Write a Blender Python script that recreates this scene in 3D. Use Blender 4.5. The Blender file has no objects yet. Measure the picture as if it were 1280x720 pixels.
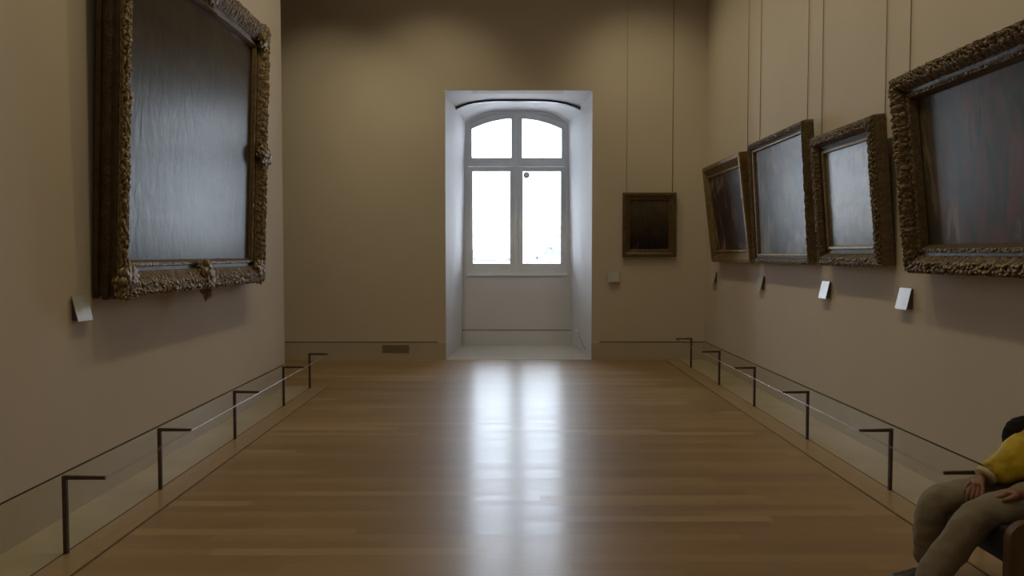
import bpy, bmesh, math, random
from mathutils import Vector, Matrix, noise
random.seed(7)
S = bpy.context.scene
COL = S.collection
PI = math.pi

# ------------------------------------------------------------------ helpers
def link(name, me, mat=None, parent=None):
    o = bpy.data.objects.new(name, me); COL.objects.link(o)
    if mat: me.materials.append(mat)
    if parent: o.parent = parent
    return o
def obj(name, bm, mat, parent=None, smooth=False):
    me = bpy.data.meshes.new(name)
    bmesh.ops.recalc_face_normals(bm, faces=bm.faces)
    bm.to_mesh(me); bm.free()
    if smooth:
        for p in me.polygons: p.use_smooth = True
    return link(name, me, mat, parent)
def tag(o, label, cat, group=None):
    o['label'] = label; o['category'] = cat
    if group: o['group'] = group
    return o
def struct(name, bm, mat, parent=None, smooth=False):
    o = obj(name, bm, mat, parent, smooth)
    if parent is None: o['kind'] = 'structure'
    return o
def thing(name, label, cat, loc=(0,0,0), group=None, mat=None):
    o = bpy.data.objects.new(name, None); COL.objects.link(o)
    o.empty_display_size = .1
    if mat is not None: o.matrix_world = mat
    else: o.location = loc
    return tag(o, label, cat, group)
def dup(root):
    r = root.copy(); COL.objects.link(r)
    for ch in list(root.children):
        c = ch.copy(); COL.objects.link(c); c.parent = r
        c.matrix_parent_inverse = ch.matrix_parent_inverse.copy()
        for g in ch.children:
            d = g.copy(); COL.objects.link(d); d.parent = c
    return r
def BM(): return bmesh.new()
def box(bm, x0, x1, y0, y1, z0, z1, bev=0):
    vs = [bm.verts.new((x, y, z)) for x in (x0, x1) for y in (y0, y1) for z in (z0, z1)]
    fs = []
    for a in ((0,1,3,2),(4,6,7,5),(0,4,5,1),(2,3,7,6),(0,2,6,4),(1,5,7,3)):
        fs.append(bm.faces.new([vs[i] for i in a]))
    if bev:
        es = list({e for f in fs for e in f.edges})
        bmesh.ops.bevel(bm, geom=es, offset=bev, segments=2, profile=.6, affect='EDGES')
    return bm
def prism(bm, pts, ext):
    """pts: 3-D polygon, ext: extrusion vector"""
    e = Vector(ext); n = len(pts)
    a = [bm.verts.new(p) for p in pts]; b = [bm.verts.new(Vector(p)+e) for p in pts]
    bm.faces.new(a); bm.faces.new(b[::-1])
    for i in range(n): bm.faces.new((a[i], b[i], b[(i+1)%n], a[(i+1)%n]))
    return bm
def tube(bm, pts, rad, seg=10, cap=True):
    pts = [Vector(p) for p in pts]
    R = rad if isinstance(rad, (list, tuple)) else [rad]*len(pts)
    up = Vector((0,0,1)); rings = []
    for i, p in enumerate(pts):
        t = (pts[min(i+1, len(pts)-1)] - pts[max(i-1, 0)]).normalized()
        a = t.cross(up)
        if a.length < .05: a = t.cross(Vector((0,1,0)))
        a.normalize(); b = t.cross(a).normalized()
        rings.append([bm.verts.new(p + (a*math.cos(k*2*PI/seg) + b*math.sin(k*2*PI/seg))*R[i]) for k in range(seg)])
    for r0, r1 in zip(rings, rings[1:]):
        for k in range(seg): bm.faces.new((r0[k], r0[(k+1)%seg], r1[(k+1)%seg], r1[k]))
    if cap: bm.faces.new(rings[0][::-1]); bm.faces.new(rings[-1])
    return bm
def blob(bm, c, s, rot=None, sub=1):
    m = Matrix.Translation(Vector(c)) @ (rot.to_4x4() if rot else Matrix.Identity(4)) @ Matrix.Diagonal((*s, 1))
    bmesh.ops.create_icosphere(bm, subdivisions=sub, radius=1, matrix=m)

# ------------------------------------------------------------------ materials
def newmat(name):
    m = bpy.data.materials.new(name); m.use_nodes = True
    nt = m.node_tree; b = nt.nodes['Principled BSDF']
    return m, nt, b
def N(nt, t, **kw):
    n = nt.nodes.new(t)
    for k, v in kw.items(): setattr(n, k, v)
    return n
def coords(nt, scale=(1,1,1), src='Object'):
    tc = N(nt, 'ShaderNodeTexCoord'); mp = N(nt, 'ShaderNodeMapping')
    mp.inputs['Scale'].default_value = scale
    nt.links.new(tc.outputs[src], mp.inputs[0]); return mp.outputs[0]
def ntex(nt, vec, scale, detail=4, rough=.55, dist=0):
    n = N(nt, 'ShaderNodeTexNoise'); n.inputs['Scale'].default_value = scale
    n.inputs['Detail'].default_value = detail; n.inputs['Roughness'].default_value = rough
    n.inputs['Distortion'].default_value = dist
    nt.links.new(vec, n.inputs['Vector']); return n.outputs['Fac']
def ramp(nt, fac, stops):
    r = N(nt, 'ShaderNodeValToRGB'); e = r.color_ramp.elements
    while len(e) < len(stops): e.new(.5)
    for el, (p, c) in zip(e, stops): el.position = p; el.color = (*c, 1)
    nt.links.new(fac, r.inputs[0]); return r.outputs[0]
def bump(nt, b, h, strength=.3, dist=.01):
    n = N(nt, 'ShaderNodeBump'); n.inputs['Strength'].default_value = strength
    n.inputs['Distance'].default_value = dist
    nt.links.new(h, n.inputs['Height']); nt.links.new(n.outputs[0], b.inputs['Normal'])
def mix(nt, fac, a, b, blend='MIX'):
    m = N(nt, 'ShaderNodeMix', data_type='RGBA', blend_type=blend)
    for s, v in ((0, fac), (6, a), (7, b)):
        if hasattr(v, 'links'): nt.links.new(v, m.inputs[s])
        elif s == 0: m.inputs[0].default_value = v
        else: m.inputs[s].default_value = (*v, 1)
    return m.outputs[2]
def simple(name, c, rough=.6, metal=0, var=.12, nscale=6, bmp=0, coat=0, spec=.5):
    m, nt, b = newmat(name)
    v = coords(nt); f = ntex(nt, v, nscale)
    col = ramp(nt, f, [(.3, tuple(x*(1-var) for x in c)), (.7, tuple(min(1, x*(1+var)) for x in c))])
    nt.links.new(col, b.inputs['Base Color'])
    b.inputs['Roughness'].default_value = rough; b.inputs['Metallic'].default_value = metal
    b.inputs['Coat Weight'].default_value = coat; b.inputs['Specular IOR Level'].default_value = spec
    if bmp: bump(nt, b, ntex(nt, v, nscale*8), bmp, .004)
    return m

M = {}
M['wall'] = simple('wall_paint', (.60, .53, .465), .85, 0, .035, .8, .05, spec=.2)
M['plinth'] = simple('plinth_paint', (.50, .445, .365), .38, 0, .05, 2, .05)
M['groove'] = simple('groove_dark', (.10, .075, .055), .9, 0, .05)
M['niche'] = simple('niche_plaster', (.69, .67, .67), .8, 0, .03, .9, .04, spec=.2)
M['ceiling'] = simple('ceiling_paint', (.35, .30, .25), .9, 0, .03, 1)
M['stone'] = simple('pale_stone_strip', (.43, .365, .25), .35, 0, .12, 2.5, .03)
M['sill'] = simple('niche_floor_stone', (.62, .60, .58), .35, 0, .06, 2, .02, spec=.8)
M['winwood'] = simple('window_white_paint', (.72, .73, .74), .5, 0, .04, 4)
M['metal'] = simple('dark_bronze_metal', (.085, .058, .045), .45, .4, .2, 20)
M['rod'] = simple('painted_rod', (.33, .285, .225), .5, .2, .1, 20)
M['track'] = simple('black_track', (.012, .012, .012), .5, 0, .1)
M['gold_side_shaded'] = simple('old_gilt_shaded_side', (.075, .045, .022), .5, .4, .35, 14, .3)  # old dark gilding, with the frame side's shade put into the colour too
M['liner'] = simple('pale_gilt_slip', (.26, .20, .13), .4, .4, .2, 20, .1)
M['label'] = simple('white_label_card', (.50, .49, .49), .22, 0, .02, 30)
M['labelback'] = simple('label_bracket', (.10, .09, .085), .5, .2, .1)
M['linen'] = simple('stretcher_wood', (.12, .085, .05), .8, 0, .2)
M['skin'] = simple('skin', (.26, .125, .085), .5, 0, .12, 9, .05)
M['trousers'] = simple('khaki_trousers', (.23, .195, .15), .9, 0, .12, 14, .35)
M['jacket'] = simple('yellow_jacket', (.58, .42, .02), .6, 0, .28, 11, .5)
M['cuff'] = simple('pale_cuff', (.50, .44, .27), .8, 0, .1)
M['hair'] = simple('dark_hair', (.016, .012, .012), .85, 0, .3, 60, .6, spec=.15)
M['shoe'] = simple('dark_shoe', (.03, .025, .022), .5)
M['sole'] = simple('shoe_sole', (.25, .23, .2), .7)
M['seat'] = simple('navy_upholstery', (.022, .022, .03), .7, 0, .15, 20, .2)
M['benchwood'] = None

def wood(name, c0, c1, rough, axis=(1,8,8), coat=0):
    m, nt, b = newmat(name)
    v = coords(nt, axis); f = ntex(nt, v, 6, 6, .6, .6)
    nt.links.new(ramp(nt, f, [(.3, c0), (.7, c1)]), b.inputs['Base Color'])
    b.inputs['Roughness'].default_value = rough; b.inputs['Coat Weight'].default_value = coat
    bump(nt, b, f, .08, .002); return m
M['benchwood'] = wood('brown_bench_wood', (.095, .055, .03), (.145, .085, .045), .45, (8, 8, 1))
M['border'] = wood('oak_border_board', (.34, .225, .11), (.41, .28, .145), .3, (8, 1, 8))

# parquet: long boards laid across the room
def mth(nt, op, a, b=None):
    n = N(nt, 'ShaderNodeMath', operation=op)
    for k, v in ((0, a), (1, b)):
        if v is None: continue
        if hasattr(v, 'links'): nt.links.new(v, n.inputs[k])
        else: n.inputs[k].default_value = v
    return n.outputs[0]
def parquet():
    m, nt, b = newmat('oak_parquet')
    tc = N(nt, 'ShaderNodeTexCoord'); sp = N(nt, 'ShaderNodeSeparateXYZ'); nt.links.new(tc.outputs['Object'], sp.inputs[0])
    yr = mth(nt, 'DIVIDE', sp.outputs[1], .105); row = mth(nt, 'FLOOR', yr)
    wn = N(nt, 'ShaderNodeTexWhiteNoise', noise_dimensions='1D'); nt.links.new(row, wn.inputs['W'])
    xr = mth(nt, 'ADD', mth(nt, 'DIVIDE', sp.outputs[0], 1.5), mth(nt, 'MULTIPLY', wn.outputs['Value'], 7.3))
    colm = mth(nt, 'FLOOR', xr)
    wn2 = N(nt, 'ShaderNodeTexWhiteNoise', noise_dimensions='2D'); cb = N(nt, 'ShaderNodeCombineXYZ')
    nt.links.new(row, cb.inputs[0]); nt.links.new(colm, cb.inputs[1]); nt.links.new(cb.outputs[0], wn2.inputs['Vector'])
    rnd = wn2.outputs['Value']
    board = ramp(nt, rnd, [(0, (.32, .192, .088)), (.5, (.375, .232, .108)), (.9, (.42, .268, .128)), (1, (.49, .33, .175))])
    g = ntex(nt, coords(nt, (1.2, 22, 1)), 4, 6, .6, .8)
    c = mix(nt, 1, board, ramp(nt, g, [(.3, (.9, .89, .88)), (.7, (1.06, 1.05, 1.04))]), 'MULTIPLY')
    big = ramp(nt, ntex(nt, coords(nt, (.35, 1, 1)), .9, 3), [(.35, (.88, .86, .84)), (.65, (1.06, 1.06, 1.06))])
    c = mix(nt, 1, c, big, 'MULTIPLY')
    fy = mth(nt, 'ABSOLUTE', mth(nt, 'SUBTRACT', mth(nt, 'FRACT', yr), .5))
    fx = mth(nt, 'ABSOLUTE', mth(nt, 'SUBTRACT', mth(nt, 'FRACT', xr), .5))
    seam = mth(nt, 'MAXIMUM', mth(nt, 'GREATER_THAN', fy, .492), mth(nt, 'GREATER_THAN', fx, .4992))
    c = mix(nt, mth(nt, 'MULTIPLY', seam, .45), c, (.06, .035, .016))
    nt.links.new(c, b.inputs['Base Color'])
    rr = N(nt, 'ShaderNodeMapRange'); rr.inputs[3].default_value = .30; rr.inputs[4].default_value = .34
    nt.links.new(rnd, rr.inputs[0]); nt.links.new(rr.outputs[0], b.inputs['Roughness'])
    b.inputs['Specular IOR Level'].default_value = .85
    b.inputs['Coat Weight'].default_value = .55; b.inputs['Coat Roughness'].default_value = .42; b.inputs['Coat IOR'].default_value = 1.5
    b.inputs['Anisotropic'].default_value = ANI
    cx = N(nt, 'ShaderNodeCombineXYZ'); cx.inputs[1].default_value = 1; nt.links.new(cx.outputs[0], b.inputs['Tangent'])
    bump(nt, b, ntex(nt, coords(nt, (.5, 5, 1)), 4, 3), .035, .01)
    return m
ANI = .88
M['parquet'] = parquet()

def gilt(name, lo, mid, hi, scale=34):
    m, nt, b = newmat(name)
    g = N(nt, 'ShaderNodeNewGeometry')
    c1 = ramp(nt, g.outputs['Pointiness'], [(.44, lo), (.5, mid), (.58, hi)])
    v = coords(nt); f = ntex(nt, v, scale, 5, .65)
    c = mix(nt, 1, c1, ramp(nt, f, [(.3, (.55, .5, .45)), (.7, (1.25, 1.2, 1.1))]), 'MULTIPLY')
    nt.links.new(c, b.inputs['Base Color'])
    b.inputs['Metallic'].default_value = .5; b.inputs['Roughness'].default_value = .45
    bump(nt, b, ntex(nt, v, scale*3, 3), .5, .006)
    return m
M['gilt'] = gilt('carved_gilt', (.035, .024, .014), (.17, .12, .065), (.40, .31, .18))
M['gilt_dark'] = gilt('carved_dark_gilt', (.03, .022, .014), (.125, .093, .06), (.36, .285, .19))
M['gilt_yellow'] = gilt('plain_yellow_gilt', (.09, .06, .02), (.21, .15, .055), (.32, .23, .085), 10)

def glass_pane():
    m, nt, b = newmat('window_glass')
    nt.nodes.remove(b)
    out = nt.nodes['Material Output']
    t = N(nt, 'ShaderNodeBsdfTransparent'); gl = N(nt, 'ShaderNodeBsdfGlossy'); gl.inputs['Roughness'].default_value = .02
    fr = N(nt, 'ShaderNodeFresnel'); mx = N(nt, 'ShaderNodeMixShader')
    t.inputs[0].default_value = (.97, .98, .98, 1)
    nt.links.new(fr.outputs[0], mx.inputs[0]); nt.links.new(t.outputs[0], mx.inputs[1]); nt.links.new(gl.outputs[0], mx.inputs[2])
    nt.links.new(mx.outputs[0], out.inputs[0]); return m
M['glass'] = glass_pane()
def cordmat():
    m, nt, b = newmat('clear_cord')
    nt.nodes.remove(b); out = nt.nodes['Material Output']
    t = N(nt, 'ShaderNodeBsdfTransparent'); t.inputs[0].default_value = (.93, .92, .93, 1)
    gl = N(nt, 'ShaderNodeBsdfGlossy'); gl.inputs['Roughness'].default_value = .22; gl.inputs[0].default_value = (.95, .93, .95, 1)
    df = N(nt, 'ShaderNodeBsdfDiffuse'); df.inputs[0].default_value = (.5, .47, .48, 1)
    fr = N(nt, 'ShaderNodeFresnel'); fr.inputs[0].default_value = 1.5
    m1 = N(nt, 'ShaderNodeMixShader'); m1.inputs[0].default_value = .12
    nt.links.new(t.outputs[0], m1.inputs[1]); nt.links.new(df.outputs[0], m1.inputs[2])
    mx = N(nt, 'ShaderNodeMixShader')
    ge = N(nt, 'ShaderNodeNewGeometry'); q = N(nt, 'ShaderNodeMath', operation='SUBTRACT'); q.inputs[0].default_value = 1
    nt.links.new(ge.outputs['Backfacing'], q.inputs[1])
    q2 = N(nt, 'ShaderNodeMath', operation='MULTIPLY'); nt.links.new(fr.outputs[0], q2.inputs[0]); nt.links.new(q.outputs[0], q2.inputs[1])
    q3 = N(nt, 'ShaderNodeMath', operation='MULTIPLY'); q3.inputs[1].default_value = .6; nt.links.new(q2.outputs[0], q3.inputs[0])
    nt.links.new(q3.outputs[0], mx.inputs[0]); nt.links.new(m1.outputs[0], mx.inputs[1]); nt.links.new(gl.outputs[0], mx.inputs[2])
    nt.links.new(mx.outputs[0], out.inputs[0]); return m
M['cord'] = cordmat()

def canvas(name, build, rough=.33, bmp=.25, sc=(5, 5, 2.0), spec=.32):
    """varnished oil paint: brush strokes drive colour and relief"""
    m, nt, b = newmat(name)
    nt.links.new(build(nt), b.inputs['Base Color'])
    b.inputs['Roughness'].default_value = rough
    b.inputs['Specular IOR Level'].default_value = spec
    f = ntex(nt, coords(nt, sc), 2.2, 5, .55, .6)
    bump(nt, b, f, bmp, .02); return m
def zgrad(nt, z0, z1):
    tc = N(nt, 'ShaderNodeTexCoord'); sp = N(nt, 'ShaderNodeSeparateXYZ'); mr = N(nt, 'ShaderNodeMapRange')
    nt.links.new(tc.outputs['Object'], sp.inputs[0]); nt.links.new(sp.outputs[2], mr.inputs[0])
    mr.inputs[1].default_value = z0; mr.inputs[2].default_value = z1
    return mr.outputs[0]
def c_seascape(nt):      # large left canvas: pale water under a dark sky
    f = ntex(nt, coords(nt, (1.4, 1, 3)), 1.6, 6, .6, .5)
    low = ramp(nt, f, [(.3, (.05, .058, .053)), (.55, (.075, .08, .074)), (.72, (.11, .11, .10))])
    high = ramp(nt, f, [(.3, (.038, .029, .017)), (.6, (.058, .044, .026)), (.75, (.085, .062, .036))])
    g = ramp(nt, zgrad(nt, .3, 2.3), [(.35, (0, 0, 0)), (.72, (1, 1, 1))])
    return mix(nt, g, low, high)
def c_streaks(nt):       # big right canvas: reds and greens in the dark
    f = ntex(nt, coords(nt, (3.2, 3.2, 1.0)), 1.9, 6, .62, .5)
    a = ramp(nt, f, [(.30, (.020, .016, .012)), (.42, (.045, .055, .028)), (.50, (.15, .05, .03)), (.58, (.05, .06, .04)), (.68, (.26, .16, .12))])
    f2 = ntex(nt, coords(nt, (1.5, 1.5, 1)), 1.1, 3)
    return mix(nt, ramp(nt, f2, [(.42, (0,0,0)), (.62, (1,1,1))]), a, (.03, .04, .028))
def c_pale(nt):
    f = ntex(nt, coords(nt, (1.2, 1.2, 2.4)), 2, 6, .6, .7)
    a = ramp(nt, f, [(.3, (.14, .135, .125)), (.6, (.235, .225, .21)), (.8, (.31, .30, .28))])
    g = ramp(nt, zgrad(nt, .15, .5), [(.2, (.75, .72, .66)), (.6, (1, 1, 1))])
    return mix(nt, 1, a, g, 'MULTIPLY')
def c_grey(nt):
    f = ntex(nt, coords(nt, (2.4, 2.4, 1.2)), 1.7, 6, .6, .9)
    return ramp(nt, f, [(.36, (.025, .02, .017)), (.5, (.085, .078, .07)), (.62, (.22, .21, .20))])
def c_dark(nt):
    f = ntex(nt, coords(nt, (2.2, 2.2, 1.3)), 2.2, 6, .6, 1.1)
    return ramp(nt, f, [(.35, (.018, .012, .009)), (.52, (.036, .022, .018)), (.60, (.13, .075, .06)), (.70, (.34, .24, .20))])
def c_darkroom(nt):
    f = ntex(nt, coords(nt, (4.5, 4.5, 2)), 2.2, 5, .6, 1.0)
    return ramp(nt, f, [(.4, (.012, .008, .007)), (.54, (.03, .017, .015)), (.64, (.16, .09, .08))])

# ------------------------------------------------------------------ room
XL, XR, YB, YC, ZC = -2.70, 3.00, 12.10, 9.68, 6.3
YN = -5.0; XA = -7.0; T = .25
PZ = .262      # top of the plinth
G0, G1 = PZ, PZ + .014

bm = BM(); box(bm, XA-T, XR+T, YN-T, YB, -.12, 0); struct('floor', bm, M['parquet'])
# walls above the groove
WX0, WX1, WZ = -.93, 1.28, 4.055
def walls(name, boxes):
    bm = BM()
    for b in boxes: box(bm, *b)
    return struct(name, bm, M['wall'])
walls('wall_left', [(XL-T, XL, YN, YC, G1, ZC)])
walls('wall_right', [(XR, XR+T, YN, YB+T, G1, ZC)])
ND = YB + .40      # nominal thickness of the back wall behind the facing
walls('wall_back', [(XA, WX0-.0005, YB, YB+T, G1, ZC), (WX1+.0005, XR, YB, YB+T, G1, ZC), (WX0-.0005, WX1+.0005, YB, YB+T, WZ, ZC)])
walls('wall_near', [(XL-T, XR+T, YN-T, YN, 0, ZC)])
walls('wall_alcove', [(XA-T, XA, YC-2.5, YB+T, 0, ZC), (XA, XL-T, YC-2.5-T, YC-2.5, 0, ZC)])
# plinths with a shadow groove above
def plinth(name, boxes):
    bm = BM()
    for (x0, x1, y0, y1) in boxes: box(bm, x0, x1, y0, y1, 0, PZ)
    o = struct(name, bm, M['plinth'])
    bm = BM()
    return o
plinth('baseboard_left', [(XL-T, XL+.008, YN, YC+.008)])
plinth('baseboard_right', [(XR-.008, XR+T, YN, YB+T)])
plinth('baseboard_back', [(XA, WX0-.001, YB-.008, YB+T), (WX1+.001, XR-.009, YB-.008, YB+T)])
def groove(name, boxes):
    bm = BM()
    for (x0, x1, y0, y1) in boxes: box(bm, x0, x1, y0, y1, G0, G1)
    struct(name, bm, M['groove'])
groove('trim_1', [(XL-T, XL-.012, YN, YC-.012)])
groove('trim_2', [(XR+.012, XR+T, YN, YB+T)])
groove('trim_3', [(XA, WX0-.012, YB+.012, YB+T), (WX1+.012, XR, YB+.012, YB+T)])

# ceiling with a long recess for an unseen laylight
LX0, LX1, LY0, LY1, LZ = -1.3, 1.6, -3.5, 10.2, 7.2
bm = BM()
for b in ((XA-T, LX0, YN-T, YB+T), (LX1, XR+T, YN-T, YB+T), (LX0, LX1, YN-T, LY0), (LX0, LX1, LY1, YB+T)):
    box(bm, *b, ZC, ZC+.15)
for b in ((LX0-.1, LX0, LY0-.1, LY1+.1), (LX1, LX1+.1, LY0-.1, LY1+.1), (LX0, LX1, LY0-.1, LY0), (LX0, LX1, LY1, LY1+.1)):
    box(bm, *b, ZC+.15, LZ)
struct('ceiling', bm, M['ceiling'])
def emit(name, c, s):
    m, nt, b = newmat(name); b.inputs['Base Color'].default_value = (.8, .8, .8, 1)
    b.inputs['Emission Color'].default_value = (*c, 1); b.inputs['Emission Strength'].default_value = s
    return m
LAY = .45
bm = BM(); box(bm, LX0-.1, LX1+.1, LY0-.1, LY1+.1, LZ, LZ+.04); struct('unseen_laylight', bm, emit('laylight_glow', (1, .85, .54), LAY))  # unseen glowing panel, added as warm light from above

# floor strips along the walls
def strip(name, mat, x0, x1, y0, y1, h):
    bm = BM(); box(bm, x0, x1, y0, y1, 0, h); return struct(name, bm, mat)
strip('trim_4', M['stone'], XL+.008, -2.365, YN, 9.66, .006)
strip('trim_5', M['border'], -2.362, -2.175, YN, 9.66, .006)
strip('trim_6', M['stone'], 2.60, XR-.008, YN, YB-.01, .006)
strip('trim_7', M['border'], 2.40, 2.597, YN, YB-.01, .006)
bm = BM()
for x in (-2.3635, 2.5985): box(bm, x-.004, x+.004, YN, 9.66 if x < 0 else YB-.01, 0, .0075)
for x in (-2.168, 2.393): box(bm, x-.004, x+.004, YN, 9.66 if x < 0 else YB-.01, 0, .002)
struct('trim_8', bm, M['groove'])

# ------------------------------------------------------------------ window niche
YW = 14.0; BX0, BX1, BZ = -.80, 1.135, 4.12
def quadslab(name, p, ext, mat):
    bm = BM(); prism(bm, p, ext); return struct(name, bm, mat)
TX0, TX1 = -.722, 1.058                                # the sides close in towards the window head
def soffit(x, y):
    """flat at the wall face, vaulted at the window"""
    t = (y-YB)/(YW-YB); x0 = WX0+(TX0-WX0)*t; x1 = WX1+(TX1-WX1)*t
    q = min(1.05, abs(2*(x-x0)/(x1-x0)-1))
    return WZ + .05*t - .24*t*q**3.5
quadslab('wall_niche_left', [(WX0, YB+.001, 0), (BX0, YW, 0), (TX0, YW, 4.0), (WX0, YB+.001, 4.15)], (-.12, 0, 0), M['niche'])
quadslab('wall_niche_right', [(WX1, YB+.001, 0), (BX1, YW, 0), (TX1, YW, 4.0), (WX1, YB+.001, 4.15)], (.12, 0, 0), M['niche'])
bm = BM(); NX, NY = 40, 12; lo = []; hi = []
for jy in range(NY+1):
    y = YB+.001 + (YW+.02-YB)*jy/NY; rl = []; rh = []
    for ix in range(NX+1):
        x = WX0-.10 + (WX1-WX0+.20)*ix/NX
        rl.append(bm.verts.new((x, y, max(soffit(x, y), 3.78)))); rh.append(bm.verts.new((x, y, 4.35)))
    lo.append(rl); hi.append(rh)
for jy in range(NY):
    for ix in range(NX):
        bm.faces.new((lo[jy][ix], lo[jy][ix+1], lo[jy+1][ix+1], lo[jy+1][ix])); bm.faces.new((hi[jy][ix], hi[jy+1][ix], hi[jy+1][ix+1], hi[jy][ix+1]))
for G, H_ in ((lo[0], hi[0]), (lo[-1][::-1], hi[-1][::-1]), ([q[0] for q in lo][::-1], [q[0] for q in hi][::-1]), ([q[-1] for q in lo], [q[-1] for q in hi])):
    for a in range(len(G)-1): bm.faces.new((G[a], H_[a], H_[a+1], G[a+1]))
struct('ceiling_niche', bm, M['niche'], smooth=False)
bm = BM(); box(bm, WX0-.1, WX1+.1, YB, YW+.3, -.1, 0.0); fl = struct('floor_niche', bm, M['sill'])
fl.location.z = .004
# wall round the window: arched hole
CX = .1675; HW = .885; Zs, Zt = 3.90, 4.105; ZB = 1.225
def arch_pts(cx, hw, zs, zt, n=24):
    s = zt-zs; R = (hw*hw+s*s)/(2*s); cz = zt-R; a = math.asin(hw/R)
    return [(cx+R*math.sin(-a+2*a*i/n), cz+R*math.cos(-a+2*a*i/n)) for i in range(n+1)]
bm = BM()
box(bm, BX0-.1, BX1+.1, YW, YW+.3, G1, ZB)
box(bm, BX0-.1, CX-HW, YW, YW+.3, ZB, Zs); box(bm, CX+HW, BX1+.1, YW, YW+.3, ZB, Zs)
ap = arch_pts(CX, HW, Zs, Zt)
poly = [(BX0-.1, Zs)] + ap + [(BX1+.1, Zs), (BX1+.1, 4.3), (BX0-.1, 4.3)]
prism(bm, [(x, YW, z) for x, z in poly], (0, .3, 0))
struct('wall_window', bm, M['niche'])
bm = BM(); box(bm, BX0-.1, BX1+.1, YW-.008, YW+.3, 0, PZ); struct('baseboard_window', bm, M['niche'])
bm = BM(); box(bm, BX0-.1, BX1+.1, YW+.012, YW+.3, G0, G1); struct('trim_9', bm, M['groove'])

# window_1: arched casement
win = bpy.data.objects.new('window_1', None); COL.objects.link(win); win['kind'] = 'structure'; win.location = (CX, YW, 0)
def wpart(name, bm, mat): return obj(name, bm, mat, win)
def arch_ring(bm, hw0, zs0, zt0, hw1, zs1, zt1, zb0, zb1, y0, y1):
    o = [(-hw0, zb0)] + arch_pts(0, hw0, zs0, zt0) + [(hw0, zb0)]
    i = [(-hw1, zb1)] + arch_pts(0, hw1, zs1, zt1) + [(hw1, zb1)]
    n = len(o)
    V = [[bm.verts.new((x, y, z)) for x, z in L] for L, y in ((o, y0), (i, y0), (o, y1), (i, y1))]
    for k in range(n):
        j = (k+1) % n
        bm.faces.new((V[0][k], V[0][j], V[1][j], V[1][k])); bm.faces.new((V[2][k], V[3][k], V[3][j], V[2][j]))
        bm.faces.new((V[0][k], V[2][k], V[2][j], V[0][j])); bm.faces.new((V[1][k], V[1][j], V[3][j], V[3][k]))
bm = BM()
arch_ring(bm, .885, 3.90, 4.105, .845, 3.875, 4.07, ZB, ZB+.03, .005, .16)
wpart('outer_frame', bm, M['winwood'])
# sashes
PX0, PX1 = .105, .782
def sash(x0, x1, z0, z1, gx0, gx1, gz0, gz1, y=.03, d=.06):
    bm = BM()
    box(bm, x0, gx0, y, y+d, z0, z1, .004); box(bm, gx1, x1, y, y+d, z0, z1, .004)
    box(bm, gx0, gx1, y+.001, y+d-.001, z0, gz0, .004); box(bm, gx0, gx1, y+.001, y+d-.001, gz1, z1, .004)
    # glazing bead
    for b in ((gx0, gx0+.012, gz0, gz1), (gx1-.012, gx1, gz0, gz1)): box(bm, b[0], b[1], y+.015, y+d-.012, b[2], b[3])
    s = wpart('casement', bm, M['winwood'])
    bm = BM(); box(bm, gx0-.005, gx1+.005, y+.028, y+.034, gz0-.005, gz1+.005)
    obj('pane', bm, M['glass'], s)
sash(-.845, -.020, 1.30, 3.125, -.780, -.108, 1.445, 3.048)
sash(.020, .845, 1.30, 3.125, .098, .780, 1.445, 3.048)
bm = BM(); box(bm, -.035, .035, .018, .10, 1.30, 3.13, .006); wpart('mullion', bm, M['winwood'])
bm = BM(); box(bm, -.86, .86, .0, .12, 3.13, 3.205, .008); box(bm, -.86, .86, .02, .12, 3.205, 3.235, .004); wpart('transom', bm, M['winwood'])
bm = BM(); box(bm, -.88, .88, -.03, .14, 1.222, 1.262, .008); box(bm, -.86, .86, .0, .12, 1.262, 1.30, .004); wpart('sill', bm, M['winwood'])
# arched fanlights
for s in (-1, 1):
    bm = BM()
    def zarc(x, hw, zs, zt):
        q = zt-zs; R = (hw*hw+q*q)/(2*q); return zt-R+math.sqrt(R*R-x*x)
    xs = [.02 + (.845-.02)*i/14 for i in range(15)]
    outer = [(s*x, zarc(x, .845, 3.875, 4.07)) for x in xs]
    x2 = [.098 + (.780-.098)*i/14 for i in range(15)]
    inner = [(s*x, zarc(x, .80, 3.775, 3.965)) for x in x2]
    O = [(s*.02, 3.235)] + outer + [(s*.845, 3.235)]
    I = [(s*.098, 3.285)] + inner + [(s*.780, 3.285)]
    n = len(O)
    V = [[bm.verts.new((x, y, z)) for x, z in L] for L, y in ((O, .03), (I, .03), (O, .09), (I, .09))]
    for k in range(n):
        j = (k+1) % n
        bm.faces.new((V[0][k], V[0][j], V[1][j], V[1][k])); bm.faces.new((V[2][k], V[3][k], V[3][j], V[2][j]))
        bm.faces.new((V[0][k], V[2][k], V[2][j], V[0][j])); bm.faces.new((V[1][k], V[1][j], V[3][j], V[3][k]))
    fs = wpart('fanlight', bm, M['winwood'])
    bm = BM(); prism(bm, [(x*1.0, .058, z) for x, z in I], (0, .006, 0)); obj('pane', bm, M['glass'], fs)
bm = BM(); box(bm, -.035, .035, .018, .10, 3.235, 4.065, .006); wpart('mullion', bm, M['winwood'])
bm = BM(); box(bm, -.006, .006, -.012, .018, 2.05, 2.17, .003); box(bm, -.012, .012, .010, .020, 1.98, 2.24, .003); wpart('handle', bm, M['winwood'])

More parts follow.
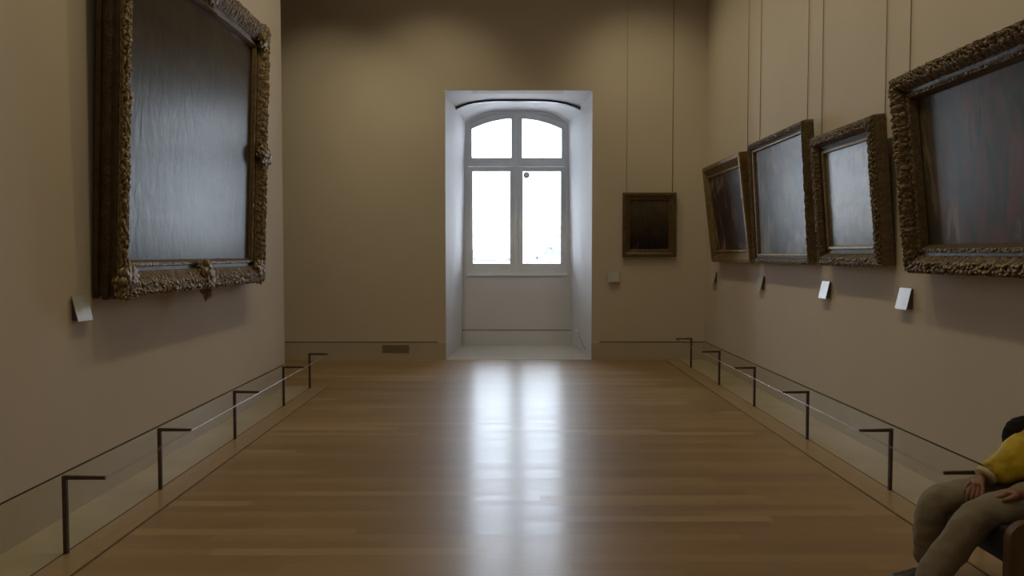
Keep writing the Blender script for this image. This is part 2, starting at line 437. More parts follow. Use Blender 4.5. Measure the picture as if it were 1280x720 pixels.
# sticker on the right pane
bm = BM()
for k in range(28):
    a0, a1 = k*2*PI/28, (k+1)*2*PI/28
    for r0, r1 in ((.018, .058), (0.0, .0175)):
        p = [(r0*math.cos(a0), 0, r0*math.sin(a0)), (r1*math.cos(a0), 0, r1*math.sin(a0)), (r1*math.cos(a1), 0, r1*math.sin(a1)), (r0*math.cos(a1), 0, r0*math.sin(a1))]
        if r0 == 0: p = p[1:3] + [(0, 0, 0)]
        prism(bm, p, (0, .002, 0))
o = obj('window_sticker', bm, simple('sticker_grey', (.38, .39, .40), .6)); o.location = (CX+.170, YW+.0555, 2.985)
tag(o, 'small round grey ring sticker at the upper corner of the right window pane', 'sticker')

# curved black curtain track on the niche ceiling
bm = BM(); P = []
for k in range(41):
    u = -1+2*k/40; x = .175 + u*1.005
    y = 12.93 + .10*abs(u)**3
    P.append((x, y, soffit(x, y)))
rows = [[bm.verts.new((x, y+dy, z+dz)) for (dy, dz) in ((-.05, -.004), (.05, -.004), (.05, -.032), (-.05, -.032))] for x, y, z in P]
for a, b_ in zip(rows, rows[1:]):
    for k in range(4): bm.faces.new((a[k], a[(k+1)%4], b_[(k+1)%4], b_[k]))
bm.faces.new(rows[0]); bm.faces.new(rows[-1][::-1])
o = obj('curtain_track', bm, M['track']); tag(o, 'black curved curtain track fixed under the ceiling of the window niche', 'curtain track')

# little cord cleats on the niche jambs, and the cable on the right one
def jambx(side, y):
    t = (y-YB)/(YW-YB); return WX0+(BX0-WX0)*t if side < 0 else WX1+(BX1-WX1)*t
for side, lab in ((-1, 'tiny white hook low on the left side of the window niche'), (1, 'tiny white hook low on the right side of the window niche')):
    x = jambx(side, 13.35); bm = BM()
    box(bm, -.004, .004, -.018, .018, -.03, .03, .002); tube(bm, [(-side*.004, 0, .01), (-side*.03, 0, .005), (-side*.034, 0, .02)], .006, 6)
    o = obj('wall_hook', bm, simple('hook_white', (.85, .85, .85), .3)); o.location = (x-side*.003, 13.35, .325); tag(o, lab, 'hook', 'hooks on the niche sides')
bm = BM()
cp = [(13.33, .30), (13.2, .25), (13.05, .20), (12.85, .15), (12.6, .10)]
tube(bm, [(jambx(1, y)-.006, y, z) for y, z in cp], .004, 6)
tag(obj('blind_cable', bm, M['labelback'], smooth=True), 'thin dark cable sagging from the hook on the right niche side', 'cable')
bm = BM(); box(bm, -.006, .006, -.05, .05, -.012, .012, .003)
o = obj('wall_switch', bm, M['labelback']); o.location = (jambx(1, 12.65)-.004, 12.65, 1.66); tag(o, 'small flat dark switch plate on the right side of the niche', 'switch')

# vent plates in the back plinth
bm = BM(); box(bm, -.205, .205, -.004, .0, -.06, .06, .001)
for k in range(7): box(bm, -.19, .19, -.007, -.004, -.05+k*.0155, -.044+k*.0155)
o = obj('vent_grille', bm, simple('vent_metal', (.27, .23, .18), .6, .1)); o.location = (-1.69, YB-.0085, .168); tag(o, 'long low vent grille set in the base of the back wall, left of the niche', 'vent')

# ------------------------------------------------------------------ frames and paintings
def rail_sweep(bm, W, H, prof, step, disp):
    """closed mitred sweep; prof = [(inset, height, carve)]; local x = width, z = up, y = towards the room"""
    n = len(prof)
    corners = [(-W/2, 0), (W/2, 0), (W/2, H), (-W/2, H)]
    dirs = [(1, 0), (0, 1), (-1, 0), (0, -1)]; inn = [(0, 1), (-1, 0), (0, -1), (1, 0)]
    rings = []; run = 0
    for s in range(4):
        L = W if s % 2 == 0 else H
        m = max(4, int(L/step)); dx, dz = dirs[s]; ix, iz = inn[s]
        for k in range(m):
            t = k/m; ring = []
            for (u, h, cv) in prof:
                a = u + t*(L-2*u)                     # along the rail, mitred
                px = corners[s][0] + dx*a + ix*u; pz = corners[s][1] + dz*a + iz*u
                d = disp(run + a, u, h, s)*cv if cv else 0
                ring.append(bm.verts.new((px - ix*d*.35, h + d, pz - iz*d*.35)))
            rings.append(ring)
        run += L
    R = len(rings)
    for i in range(R):
        a, b = rings[i], rings[(i+1) % R]
        for k in range(n-1): bm.faces.new((a[k], b[k], b[k+1], a[k+1]))
def dense(prof, k=6):
    out = []
    for (a, b) in zip(prof, prof[1:]):
        m = k if (a[2] or b[2]) else 1
        for i in range(m):
            t = i/m; out.append(tuple(a[j]+(b[j]-a[j])*t for j in range(3)))
    out.append(prof[-1]); return out
def carve_fn(seed, period, amp):
    q = period*.42
    def f(a, u, h, s):
        p = Vector((a/q, (u+h*.6)/(q*.62), seed))
        F = noise.voronoi(p)[0]
        v = (.45-F[0])*1.3 + min(.35, (F[1]-F[0]))*.9 - .2
        v += .45*noise.noise(Vector((a*60, u*70, seed+h*60))) 
        return amp*v*1.5
    return f
def rocaille(bm, c, size, seed, ang=0, depth=1.0, spread=2*PI, n=9):
    """shell-like carved boss in the local xz plane, bulging towards +y, its long axis along ang"""
    c = Vector(c)
    bmesh.ops.create_icosphere(bm, subdivisions=5, radius=1)
    R = Matrix.Rotation(-ang, 3, 'Y')
    for v in bm.verts:
        p = v.co.copy(); a = math.atan2(p.z, p.x); r = math.hypot(p.x, p.z)
        lob = 1 + .13*abs(math.cos(a*n/2+seed))*r + .10*math.sin(2*a+seed)
        q = Vector((p.x*1.02, p.y*.42*depth, p.z*.86))*lob
        F = noise.voronoi(Vector((p.x*3.1+seed, p.y*2, p.z*3.1)))[0]
        G = noise.voronoi(Vector((p.x*7+seed, p.y*4, p.z*7)))[0]
        k = 1 + .34*(.5-F[0])*.95 + .10*(.5-G[0]) + .08*noise.noise(p*9)
        v.co = c + R @ (q*size*.72*k)

def painting(name_label, W, H, prof, cfn, amp, period, mat, cmat, M4, group, bar, canvas_h, seed,
             corners=0, centers=0, liner=None, step=.016, side=None, beads=0):
    root = thing('framed_painting', name_label, 'painting', mat=M4, group=group)
    bm = BM(); rail_sweep(bm, W, H, dense(prof), step, carve_fn(seed, period, amp))
    fr = obj('frame', bm, mat, root, smooth=False)
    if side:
        bm = BM(); rail_sweep(bm, W+.008, H+.008, side, .01, carve_fn(seed+3, .05, .006)); so = obj('side_moulding', bm, M['gold_side_shaded'], root); so.location = (0, 0, -.004)
    if liner:
        bm = BM(); rail_sweep(bm, W, H, liner, .2, lambda *a: 0); obj('inner_slip', bm, M['liner'], root)
    i = bar
    bm = BM(); box(bm, -W/2+i-.01, W/2-i+.01, canvas_h-.02, canvas_h, i-.01, H-i+.01); cv = obj('canvas', bm, cmat, root)
    bm = BM(); box(bm, -W/2+.02, W/2-.02, .0, .02, .02, H-.02)
    obj('backing', bm, M['linen'], root)
    hmax = max(p[1] for p in prof); uc = bar*.45
    if corners:
        for (sx, z, a) in ((-1, uc, 225), (1, uc, 315), (1, H-uc, 45), (-1, H-uc, 135)):
            bm = BM(); rocaille(bm, (0, hmax*.80, 0), corners, seed+int(a), math.radians(a), .8, PI*1.7)
            o = obj('corner_ornament', bm, mat, root, smooth=True); o.location = (sx*(W/2-uc), 0, z)
    if centers:
        for (x, z, a) in ((0, uc*.7, 270), (0, H-uc*.7, 90), (-W/2+uc*.35, H/2, 180), (W/2-uc*1.15, H/2, 0)):
            bm = BM(); rocaille(bm, (0, hmax*.82, 0), centers, seed+int(a)+5, math.radians(a), .8, PI*1.8)
            o = obj('centre_ornament', bm, mat, root, smooth=True); o.location = (x, 0, z)
            if a == 0: o.location.y = -.03; o.scale = (.6, .9, .9)
    return root

def wall_matrix(side, ymid, z, gap, lean):
    """local y points into the room"""
    if side == 'right':
        R = Matrix(((0, -1, 0), (-1, 0, 0), (0, 0, 1)))      # local x -> -Y, local y -> -X
        R = Matrix(((0, -1, 0), (1, 0, 0), (0, 0, 1))); loc = Vector((XR-gap, ymid, z))
    elif side == 'left':
        R = Matrix(((0, 1, 0), (-1, 0, 0), (0, 0, 1))); loc = Vector((XL+gap, ymid, z))
    else:
        R = Matrix(((-1, 0, 0), (0, -1, 0), (0, 0, 1))); loc = Vector((ymid, YB-gap, z))
    L = Matrix.Rotation(-lean, 3, 'X')                        # top leans towards +y
    return Matrix.Translation(loc) @ (R @ L).to_4x4()

rads = math.radians
# --- large left painting
prof = [(.03, .0, 0), (.03, .14, 0),
        (.004, .15, .5), (.004, .175, 1), (.03, .195, 1), (.09, .185, 1), (.14, .15, 1), (.165, .125, .5), (.17, .115, 0), (.20, .105, 0), (.205, .12, .25), (.225, .12, .25), (.235, .10, 0), (.245, .08, 0)]
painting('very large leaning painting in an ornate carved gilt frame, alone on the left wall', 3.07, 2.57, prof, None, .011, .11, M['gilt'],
         canvas('canvas_pale_water', c_seascape, .31, .16, spec=.17), wall_matrix('left', 6.73, 1.32, .015, rads(2.0)), None, .245, .075, 11,
         corners=.185, centers=.20, step=.010,
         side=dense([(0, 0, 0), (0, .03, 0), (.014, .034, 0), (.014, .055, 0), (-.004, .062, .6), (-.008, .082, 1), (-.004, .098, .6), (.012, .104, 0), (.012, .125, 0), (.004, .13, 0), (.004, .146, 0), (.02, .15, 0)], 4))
# --- right wall, far to near
prof1 = [(0, 0, 0), (0, .10, 0), (.012, .115, 0), (.05, .118, .2), (.10, .09, .2), (.13, .075, 0), (.14, .085, 0), (.16, .08, 0), (.165, .05, 0)]
painting('dark figure painting in a plain yellow-gold frame, farthest on the right wall', 1.785, 1.32, prof1, None, .003, .05, M['gilt_yellow'],
         canvas('canvas_dark_figure', c_dark, .42, .2), wall_matrix('right', 10.35, 1.505, .012, rads(6.6)), None, .165, .05, 23, step=.05)
prof2 = [(0, 0, 0), (0, .085, 0), (.006, .10, 1), (.03, .115, 1), (.055, .10, 1), (.065, .085, 0), (.085, .075, 0), (.09, .085, 0), (.105, .08, 0), (.11, .05, 0)]
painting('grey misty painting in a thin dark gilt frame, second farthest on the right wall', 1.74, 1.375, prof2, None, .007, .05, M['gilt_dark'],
         canvas('canvas_misty_grey', c_grey, .33, .16), wall_matrix('right', 8.47, 1.505, .018, rads(3.7)), None, .11, .05, 31, step=.016)
prof3 = [(0, 0, 0), (0, .09, 0), (.006, .105, .8), (.03, .13, 1), (.075, .125, 1), (.10, .095, 1), (.11, .08, 0), (.145, .065, 0), (.15, .078, 0), (.17, .072, 0), (.175, .05, 0)]
painting('pale sky painting in a leaf-carved gilt frame, between the misty grey one and the largest', 1.24, 1.175, prof3, None, .008, .065, M['gilt_dark'],
         canvas('canvas_pale_sky', c_pale, .31, .15), wall_matrix('right', 6.755, 1.505, .015, rads(4.7)), None, .175, .05, 41, step=.009)
prof4 = [(0, 0, 0), (0, .12, 0), (.006, .145, .8), (.03, .175, 1), (.08, .17, 1), (.115, .13, 1), (.125, .12, 0), (.145, .115, 0), (.15, .125, .5), (.17, .12, .5), (.18, .10, 0), (.195, .07, 0)]
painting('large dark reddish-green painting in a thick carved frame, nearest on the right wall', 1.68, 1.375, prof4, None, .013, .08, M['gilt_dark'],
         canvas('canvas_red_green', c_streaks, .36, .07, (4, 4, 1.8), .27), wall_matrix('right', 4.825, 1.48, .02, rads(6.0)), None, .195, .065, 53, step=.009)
profB = [(0, 0, 0), (0, .045, 0), (.01, .058, .3), (.04, .06, .6), (.07, .04, .4), (.085, .035, 0), (.09, .042, 0), (.11, .035, 0), (.115, .02, 0)]
painting('small dark painting in a brown gilt frame on the back wall beside the window niche', .805, .964, profB, None, .006, .04, simple('brown_gilt', (.13, .085, .045), .45, .4, .3, 20, .2),
         canvas('canvas_dark_room', c_darkroom, .4, .1), wall_matrix('back', 2.14, 1.564, .01, rads(1.0)), None, .115, .02, 61, step=.02)

# --- hanging rods with hooks
def rod(x, y, z0, out, label, hook=None, r=.004):
    t = thing('hanging_rod', label, 'rod', (x, y, z0), 'rods the paintings hang from')
    bm = BM(); tube(bm, [(0, 0, 0), (0, 0, ZC-z0)], r, 8); obj('rod', bm, M['rod'], t, smooth=True)
    if not hook: return t
    zh = hook-z0
    bm = BM(); ox, oy = out
    box(bm, -.009, .009, -.009, .009, zh-.025, zh+.025, .003)
    tube(bm, [(0, 0, zh), (ox*.04, oy*.04, zh), (ox*.07, oy*.07, zh+.012)], .009, 8); blob(bm, (ox*.07, oy*.07, zh+.014), (.018,)*3, None, 2)
    obj('hook', bm, M['rod'], t, smooth=True)
    return t
for y, z0, hk, w in ((5.98, 2.55, None, 'big nearest painting at its far side'), (4.45, 2.45, None, 'big nearest painting at its near side'),
                 (6.36, 1.75, 2.66, 'pale sky painting at its near side'), (7.64, 2.35, None, 'pale sky painting at its far side'),
                 (8.01, 2.35, None, 'misty grey painting at its near side'), (9.51, 2.5, None, 'misty grey painting at its far side'),
                 (10.0, 2.0, 2.54, 'farthest right painting near its near side')):
    rod(XR-.012, y, z0, (-1, 0), 'thin painted rod down the right wall holding the '+w, hk)
for x, w in ((1.80, 'left'), (2.49, 'right')):
    rod(x, YB-.006, 2.545, (0, 0), 'thin rod on the back wall behind the %s edge of the small painting' % w, None, .0045 if w == 'right' else .0022)
rod(XL+.012, 8.15, 4.0, (0, 0), 'thin rod on the left wall above the far end of the large painting', None, .003)

# --- sloping label holders
def label_holder(M4, label):
    t = thing('label_holder', label, 'label', mat=M4, group='sloping label holders')
    w, h = .085, .15
    bm = BM(); prism(bm, [(-w, 0, h), (-w, .0, .0), (-w, .046, .0), (-w, .012, h)], (2*w-.02, 0, 0)); obj('bracket', bm, M['labelback'], t)
    bm = BM(); prism(bm, [(-w-.003, .0490, -.006), (-w-.003, .0125, h+.004), (-w-.003, .0165, h+.004), (-w-.003, .0530, -.006)], (2*w+.006, 0, 0)); obj('card', bm, M['label'], t)
    return t
label_holder(wall_matrix('left', 5.03, 1.19, 0, 0), 'pale sloping label holder on the left wall at the big frame\'s near corner')
for y, w in ((5.97, 'below the gap beside the nearest painting'), (7.47, 'below the far end of the pale sky painting'),
             (9.38, 'below the far end of the misty grey painting'), (11.50, 'beyond the farthest painting, near the corner')):
    label_holder(wall_matrix('right', y, 1.195, 0, 0), 'white sloping label on the right wall '+w)
label_holder(wall_matrix('back', 1.605, 1.19, 0, 0), 'small pale label holder on the back wall below the small painting')

# ------------------------------------------------------------------ barriers
def post(x, y, side, label, group):
    """side +1: arm points to +x (left row)"""
    t = thing('barrier_post', label, 'barrier post', (x, y, .006), group)
    bm = BM(); box(bm, -.0115, .0115, -.0115, .0115, 0, .420, .002); obj('pole', bm, M['metal'], t)
    bm = BM()
    vs = [(side*.0118, -.009, .399), (side*.0118, -.009, .420), (side*.215, -.007, .415), (side*.215, -.007, .3985)]
    prism(bm, vs, (0, .016, 0)); obj('arm', bm, M['metal'], t)
    return t
lw = ['nearest to us', 'second nearest', 'third nearest, at the middle', 'fourth, at the wall corner', 'farthest, just past the wall corner']
for y, w in zip((4.22, 5.38, 6.87, 8.38, 9.49), lw):
    post(-2.352, y, 1, 'dark metal L-shaped barrier post, left row, '+w, 'left barrier posts')
rw = ['nearest, behind the seated person\'s knees', 'second from the seated person', 'third from the seated person', 'fourth from the seated person', 'second farthest', 'farthest, by the back wall']
for y, w in zip((4.29, 5.335, 6.83, 8.31, 9.70, 11.20), rw):
    post(2.588, y, -1, 'dark metal L-shaped barrier post, right row, '+w, 'right barrier posts')
bm = BM(); tube(bm, [(-2.142, y, .4055) for y in (4.22, 5.38, 6.87, 8.38, 9.49)], .0075, 8)
tag(obj('clear_rope', bm, M['cord'], smooth=True), 'thin clear rope strung between the arms of the left barrier posts', 'rope', 'clear ropes along the walls')
bm = BM(); tube(bm, [(2.378, y, .4055) for y in (4.29, 5.335, 6.83, 8.31, 9.70, 11.20)], .0075, 8)
tag(obj('clear_rope', bm, M['cord'], smooth=True), 'thin clear rope strung between the arms of the right barrier posts', 'rope', 'clear ropes along the walls')

# ------------------------------------------------------------------ bench
b = thing('bench', 'brown wooden museum bench with a dark padded seat under the seated person', 'bench', (2.34, 3.8, 0))
def lbox(bm, x0, x1, y0, y1, z0, z1, bev=0): return box(bm, x0-2.34, x1-2.34, y0-3.8, y1-3.8, z0, z1, bev)
pp = [(2.60, 0), (2.60, .505)] + [(2.165-.085*math.sin(a), .405+.085*math.cos(a)) for a in [k*PI/20 for k in range(0, 11)]] + [(2.080, 0)]
bm = BM(); prism(bm, [(x-2.34, 3.255-3.8, z) for x, z in pp], (0, .04, 0)); obj('end_panel', bm, M['benchwood'], b)
bm = BM(); lbox(bm, 2.14, 2.56, 3.297, 3.98, .30, .425, .02); obj('seat', bm, M['seat'], b)
bm = BM(); lbox(bm, 2.16, 2.54, 3.30, 3.96, .26, .299, .004); obj('rail', bm, M['seat'], b)
for x in (2.165, 2.50):
    for y in (3.33, 3.91):
        bm = BM(); lbox(bm, x, x+.035, y, y+.035, 0, .262, .003); obj('leg', bm, M['metal'], b)
bm = BM(); blob(bm, (2.165-2.34, 3.254-3.8, .395), (.006, .004, .006), None, 2); obj('screw_head', bm, M['metal'], b)

# ------------------------------------------------------------------ person
def skin(name, V, Ed, R, mat, parent=None, sub=2, wr=0, seed=0, wf=14):
    me = bpy.data.meshes.new(name); me.from_pydata(V, Ed, [])
    o = bpy.data.objects.new(name, me); COL.objects.link(o)
    m = o.modifiers.new('s', 'SKIN'); m.use_smooth_shade = True
    for i, r in enumerate(R):
        sv = me.skin_vertices[0].data[i]
        sv.radius = r if isinstance(r, tuple) else (r, r); sv.use_root = (i == 0)
    s = o.modifiers.new('d', 'SUBSURF'); s.levels = sub; s.render_levels = sub
    dg = bpy.context.evaluated_depsgraph_get(); dg.update()
    em = bpy.data.meshes.new_from_object(o.evaluated_get(dg))
    bpy.data.objects.remove(o); em.name = name
    if wr:
        for v in em.vertices:
            c = v.co; n = noise.noise(c*wf + Vector((seed, 0, 0))) + .5*noise.noise(c*wf*2.3 + Vector((0, seed, 0)))
            v.co = c + v.normal*n*wr
    for p in em.polygons: p.use_smooth = True
    em.materials.clear()
    return link(name, em, mat, parent)

# joints
hipN, hipF = (2.50, 3.52, .53), (2.50, 3.74, .53)
kneeN, kneeF = (2.065, 3.50, .430), (2.03, 3.745, .420)
ankN, ankF = (1.815, 3.47, .10), (2.01, 3.76, .10)
pel, spn, chest, neck, head = (2.60, 3.63, .54), (2.62, 3.63, .67), (2.57, 3.63, .74), (2.52, 3.66, .755), (2.465, 3.72, .715)
shN, shF = (2.54, 3.48, .75), (2.51, 3.78, .75)
elN, wrN = (2.50, 3.38, .550), (2.265, 3.46, .545)
elF, wrF = (2.42, 3.72, .690), (2.205, 3.66, .558)
body_V = [pel, spn, chest, neck, (2.485, 3.70, .745), shN, elN, wrN, shF, elF, wrF, hipN, kneeN, ankN, hipF, kneeF, ankF,
          (1.715, 3.455, .045), (1.92, 3.765, .045)]
body_E = [(0,1),(1,2),(2,3),(3,4),(2,5),(5,6),(6,7),(2,8),(8,9),(9,10),(0,11),(11,12),(12,13),(0,14),(14,15),(15,16),(13,17),(16,18)]
body_R = [.11,.10,.10,.05,.05,.055,.042,.028,.055,.042,.028,.08,.055,.035,.08,.055,.035,.03,.03]
person = skin('person', body_V, body_E, body_R, M['skin'])
# join head and hands into the continuous body
def merge_into(o, bm_extra):
    bm = BM(); bm.from_mesh(o.data)
    me = bpy.data.meshes.new('t'); bm_extra.to_mesh(me); bm_extra.free(); bm.from_mesh(me); bpy.data.meshes.remove(me)
    bm.to_mesh(o.data); bm.free()
    for p in o.data.polygons: p.use_smooth = True
# head: face turned down towards the lap
hb = BM()
Rh = Matrix.Rotation(rads(-62), 3, 'Y')      # local -x is the face direction, tipped down
Rh = Matrix.Rotation(rads(-58), 3, 'Y')
def H(p): return Vector(head) + Rh @ Vector(p)
bmesh.ops.create_uvsphere(hb, u_segments=28, v_segments=20, radius=1)
for v in hb.verts:
    x, y, z = v.co
    sx = .098 if x < 0 else .100; jaw = 1 - .22*max(0, -z)
    px = x*sx*(1 - .08*max(0, -z)); py = y*.077*jaw; pz = z*.118
    if x < -.3:                                      # face relief
        px += .012*math.exp(-((z-.08)/.14)**2)*math.exp(-((abs(y)-.42)/.2)**2)      # eye sockets
        px -= .026*math.exp(-((z+.18)/.16)**2)*math.exp(-(y/.16)**2)                # nose
        px -= .010*math.exp(-((z+.52)/.07)**2)*math.exp(-(y/.3)**2)                 # lips
        px -= .008*math.exp(-((z+.85)/.15)**2)*math.exp(-(y/.35)**2)                # chin
    v.co = H((px, py, pz))
for s in (-1, 1): blob(hb, H((.012, s*.078, -.005)), (.018, .008, .03), Rh, 2)
merge_into(person, hb)
def hand(wr, tgt, side, curl, seed):
    """skinned palm with five separate bent fingers; tgt = palm direction, drooping over the thigh"""
    w = Vector(wr); d = (Vector(tgt)-w).normalized(); up = Vector((0, 0, 1)); lat = d.cross(up).normalized()*side; nrm = lat.cross(d).normalized()
    if nrm.z < 0: nrm = -nrm
    V = [w - d*.02, w + d*.035]; E = [(0, 1)]; R = [(.022, .026), (.016, .036)]
    for k, L in enumerate((.070, .078, .072, .058)):
        off = (k-1.5)*.019
        base = w + d*.078 + lat*off; a = base + d*L*.42 - nrm*L*curl*.15; b_ = a + d*L*.26 - nrm*L*curl*.32; c = b_ + d*L*.08 - nrm*L*curl*.30
        i = len(V); V += [base, a, b_, c]; E += [(1, i), (i, i+1), (i+1, i+2), (i+2, i+3)]; R += [.0115, .0095, .0088, .0075]
    i = len(V); t0 = w + d*.03 - lat*.032; V += [t0, t0 + d*.028 - lat*.018 - nrm*.008, t0 + d*.055 - lat*.014 - nrm*.02]
    E += [(1, i), (i, i+1), (i+1, i+2)]; R += [.014, .0115, .0095]
    o = skin('t', [tuple(v) for v in V], E, R, None, sub=2)
    bm = BM(); bm.from_mesh(o.data); bpy.data.objects.remove(o); return bm
merge_into(person, hand(wrN, (2.10, 3.54, .53), 1, 1.0, 1))
merge_into(person, hand(wrF, (2.13, 3.60, .50), -1, 1.1, 2))
tag(person, 'person in yellow jacket and khaki trousers hunched forward on a bench, hands in lap', 'person')
# trousers
tv = [(2.56, 3.63, .555), (2.48, 3.53, .535), (2.27, 3.51, .478), (2.085, 3.50, .440), (2.040, 3.495, .37), (1.94, 3.485, .26), (1.84, 3.472, .10),
      (2.48, 3.73, .535), (2.24, 3.74, .465), (2.04, 3.745, .432), (2.008, 3.75, .36), (2.012, 3.757, .24), (2.008, 3.76, .10)]
te = [(0,1),(1,2),(2,3),(3,4),(4,5),(5,6),(0,7),(7,8),(8,9),(9,10),(10,11),(11,12)]
tr = [(.13,.11), .10, .088, .082, .080, .072, .066, .10, .088, .082, .078, .070, .064]
skin('trousers', tv, te, tr, M['trousers'], person, 3, .010, 3, 12)
# jacket: torso, loose sleeves
jv = [(2.60, 3.63, .60), (2.60, 3.62, .68), (2.56, 3.62, .745), (2.52, 3.65, .78), (2.53, 3.47, .755), (2.49, 3.40, .655), (2.465, 3.395, .62),
      (2.475, 3.65, .725), (2.375, 3.67, .640), (2.285, 3.67, .606), (2.236, 3.667, .582), (2.51, 3.79, .745)]
je = [(0,1),(1,2),(2,3),(2,4),(4,5),(5,6),(2,7),(7,8),(8,9),(9,10),(2,11)]
jr = [.15, .16, .14, .06, .085, .08, .065, .115, .102, .074, .046, .085]
skin('jacket', jv, je, jr, M['jacket'], person, 3, .015, 8, 13)
bm = BM(); a = Vector((2.232, 3.667, .580)); d = (Vector(wrF)-a).normalized()
tube(bm, [a, a+d*.022], [.050, .047], 20); cf = obj('cuff', bm, M['cuff'], person, smooth=True)
# hair cap with loose strands
hb = BM(); bmesh.ops.create_uvsphere(hb, u_segments=32, v_segments=22, radius=1)
for v in hb.verts:
    x, y, z = v.co; k = 1.0 if (x > -.25 or z > .35) else .86
    n = 1 + .05*noise.noise(Vector((x*5, y*14, z*5)))
    v.co = H((x*.112*k*n + .008, y*.090*n, z*.130*(1 if z > -.4 else .96)*n + .004))
obj('hair', hb, M['hair'], person, smooth=True)
for ank, dx in ((ankN, -.0), (ankF, -.0)):
    bm = BM(); x, y, _ = ank
    P = [(x+.07, .045, .035, .045), (x+.04, .06, .04, .055), (x-.02, .06, .042, .055), (x-.09, .045, .044, .042), (x-.15, .038, .042, .034), (x-.185, .03, .026, .024)]
    rings = [[bm.verts.new((px, y+wy*math.cos(t*PI/8), max(.012, pz+hz*math.sin(t*PI/8)))) for t in range(16)] for px, pz, wy, hz in P]
    for r0, r1 in zip(rings, rings[1:]):
        for k in range(16): bm.faces.new((r0[k], r0[(k+1)%16], r1[(k+1)%16], r1[k]))
    bm.faces.new(rings[0]); bm.faces.new(rings[-1][::-1])
    sh = obj('shoe', bm, M['shoe'], person, smooth=True)
    bm = BM(); prism(bm, [(x+.075, y-.03, 0), (x-.10, y-.044, 0), (x-.17, y-.034, 0), (x-.19, y, 0), (x-.17, y+.034, 0), (x-.10, y+.044, 0), (x+.075, y+.03, 0)], (0, 0, .013)); obj('sole', bm, M['sole'], sh)

# ------------------------------------------------------------------ outside
M['facade'] = simple('pale_stone_facade', (.88, .87, .84), .9, 0, .03, .3)
M['roofout'] = simple('pale_zinc_roof', (.33, .34, .36), .6, 0, .05, .5)
M['darkwin'] = simple('facade_window', (.07, .08, .09), .4, 0, .1, 1)
M['ground'] = simple('pale_courtyard', (.85, .84, .82), .95, 0, .03, .2)
GZ = -9.0
bm = BM(); box(bm, -150, 150, 16, 400, GZ-.2, GZ); struct('ground_court', bm, M['ground'])
def building(label, x0, x1, y, top, roofh, wins, chim):
    t = thing('building', label, 'building', ((x0+x1)/2, y, GZ), 'far buildings outside the window')
    bm = BM(); box(bm, x0-(x0+x1)/2, (x1-x0)/2, 0, 14, 0, top-GZ); obj('wall', bm, M['facade'], t)
    w = (x1-x0)/2
    bm = BM(); z = top-GZ
    prism(bm, [(-w, -.3, z), (-w, 14.3, z), (-w, 12, z+roofh), (-w, 2.4, z+roofh)], (2*w, 0, 0)); obj('roof', bm, M['roofout'], t)
    for (wx, wz, ww, wh) in wins:
        bm = BM(); box(bm, wx-ww/2, wx+ww/2, -.08, .05, wz-GZ-wh/2, wz-GZ+wh/2); obj('window', bm, M['darkwin'], t)
    for (cx, ch, cw) in chim:
        bm = BM(); box(bm, cx-cw/2, cx+cw/2, 3, 4.4, z+roofh-.4, z+roofh+ch); obj('chimney', bm, M['facade'], t)
building('pale far building with a long low roof seen through the left window pane', -5.2, .55, 80, 1.3, .8,
         [(.42, .98, 1.7, .22), (-.95, 1.2, .3, .55), (2.45, 1.05, .5, .3), (1.6, 1.12, .4, .16)], [(.75, .75, 1.5)])
building('pale far building with a row of dark windows seen through the right window pane', 2.0, 7.5, 70, 2.3, .7,
         [(-1.38, 1.75, .34, .42), (-1.2, 2.1, .2, .3), (-.78, 1.85, .36, .62), (-2.25, 1.35, .3, .5), (-1.95, 1.3, .45, .22), (-.2, 1.75, .6, .25), (-2.8, .98, .35, .2), (-1.0, .98, .55, .2), (-.98, 2.15, .2, .25)], [(-1.9, .6, .7), (-.9, .45, .5)])
building('taller pale far building at the right edge of the right window pane', 4.9, 12.0, 95, 4.2, .9,
         [(-2.4, 3.7, .9, .22), (-2.6, 3.3, .6, .3), (-2.1, 4.0, .8, .16)], [(-2.6, .5, .8)])

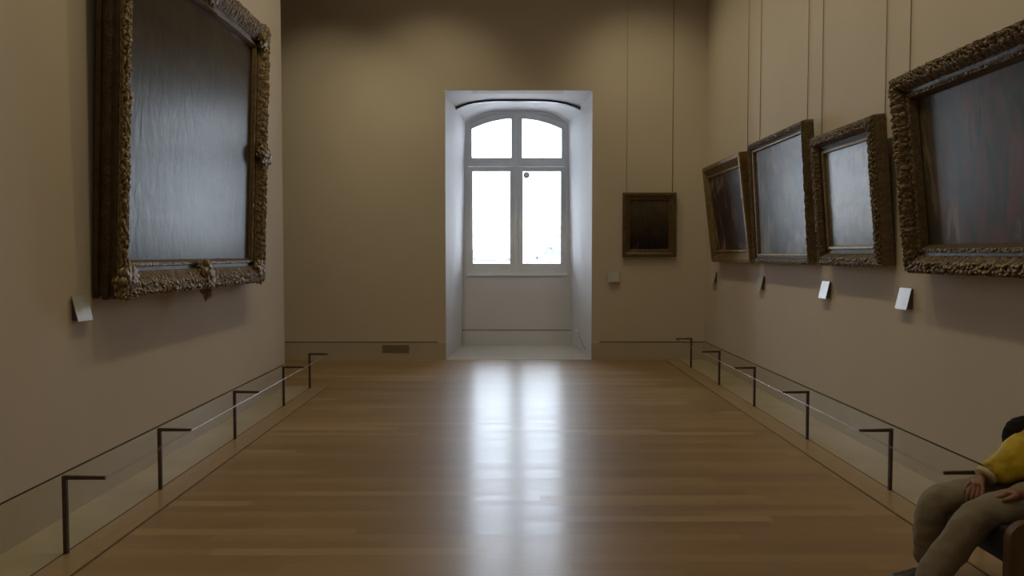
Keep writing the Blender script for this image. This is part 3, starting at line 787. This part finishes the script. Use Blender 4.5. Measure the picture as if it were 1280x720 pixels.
# ------------------------------------------------------------------ light
def spot(x, y, z, tx, ty, tz, power, ang, blend=1.0, label=''):
    t = thing('track_spotlight', label, 'spotlight', (x, y, z), 'ceiling track spotlights')
    d = (Vector((tx, ty, tz))-Vector((x, y, z))).normalized()
    bm = BM(); tube(bm, [-d*.16, d*.02], [.055, .06], 20, cap=False); obj('shade', bm, M['track'], t, smooth=True)
    bm = BM(); tube(bm, [-d*.12, (0, 0, ZC-z)], .01, 8); obj('stem', bm, M['track'], t)
    L = bpy.data.lights.new('spot_lamp', 'SPOT'); L.energy = power; L.color = (1, .87, .52); L.spot_size = rads(ang); L.spot_blend = blend; L.shadow_soft_size = .10
    o = bpy.data.objects.new('spot_lamp', L); COL.objects.link(o); o.parent = t; o.location = d*.03
    o.rotation_euler = d.to_track_quat('-Z', 'Y').to_euler()
SP = 74
for y in (2.2, 4.6, 6.9, 9.0): spot(-.35, y, 6.1, XL, y, 2.6, SP, 95, 1, 'track spotlight lighting the left wall')
for y in (3.0, 5.0, 7.0, 9.0, 10.8): spot(.55, y, 6.1, XR, y, 2.5, SP, 95, 1, 'track spotlight lighting the right wall')
for x, tz, pw in ((-2.6, 2.2, 88), (-1.1, 2.8, 84), (1.9, 3.0, 50)): spot(x, 9.9, 6.1, x, YB, tz, pw, 75, 1, 'track spotlight lighting the back wall')
w = bpy.data.worlds.new('World'); S.world = w; w.use_nodes = True
bg = w.node_tree.nodes['Background']; bg.inputs[0].default_value = (.76, .86, 1.0, 1); bg.inputs[1].default_value = 13.0
pl = bpy.data.lights.new('sky_portal', 'AREA'); pl.shape = 'RECTANGLE'; pl.size = 1.75; pl.size_y = 2.9
try: pl.cycles.is_portal = True
except Exception: pass
po = bpy.data.objects.new('sky_portal', pl); COL.objects.link(po); po.location = (CX, YW+.35, 2.66); po.rotation_euler = (rads(-90), 0, 0)

# ------------------------------------------------------------------ camera
cam = bpy.data.cameras.new('camera'); co = bpy.data.objects.new('camera', cam); COL.objects.link(co)
cam.sensor_width = 36; cam.lens = 28.125; cam.clip_end = 1000
pitch = math.atan(42/1000); yaw = math.atan(6/1000)
co.location = (0, 0, 1.6); co.rotation_euler = (PI/2-pitch, 0, -yaw)
S.camera = co
S.view_settings.view_transform = 'Standard'; S.view_settings.look = 'None'
S.view_settings.exposure = 0; S.view_settings.gamma = 1; S.view_settings.use_curve_mapping = False
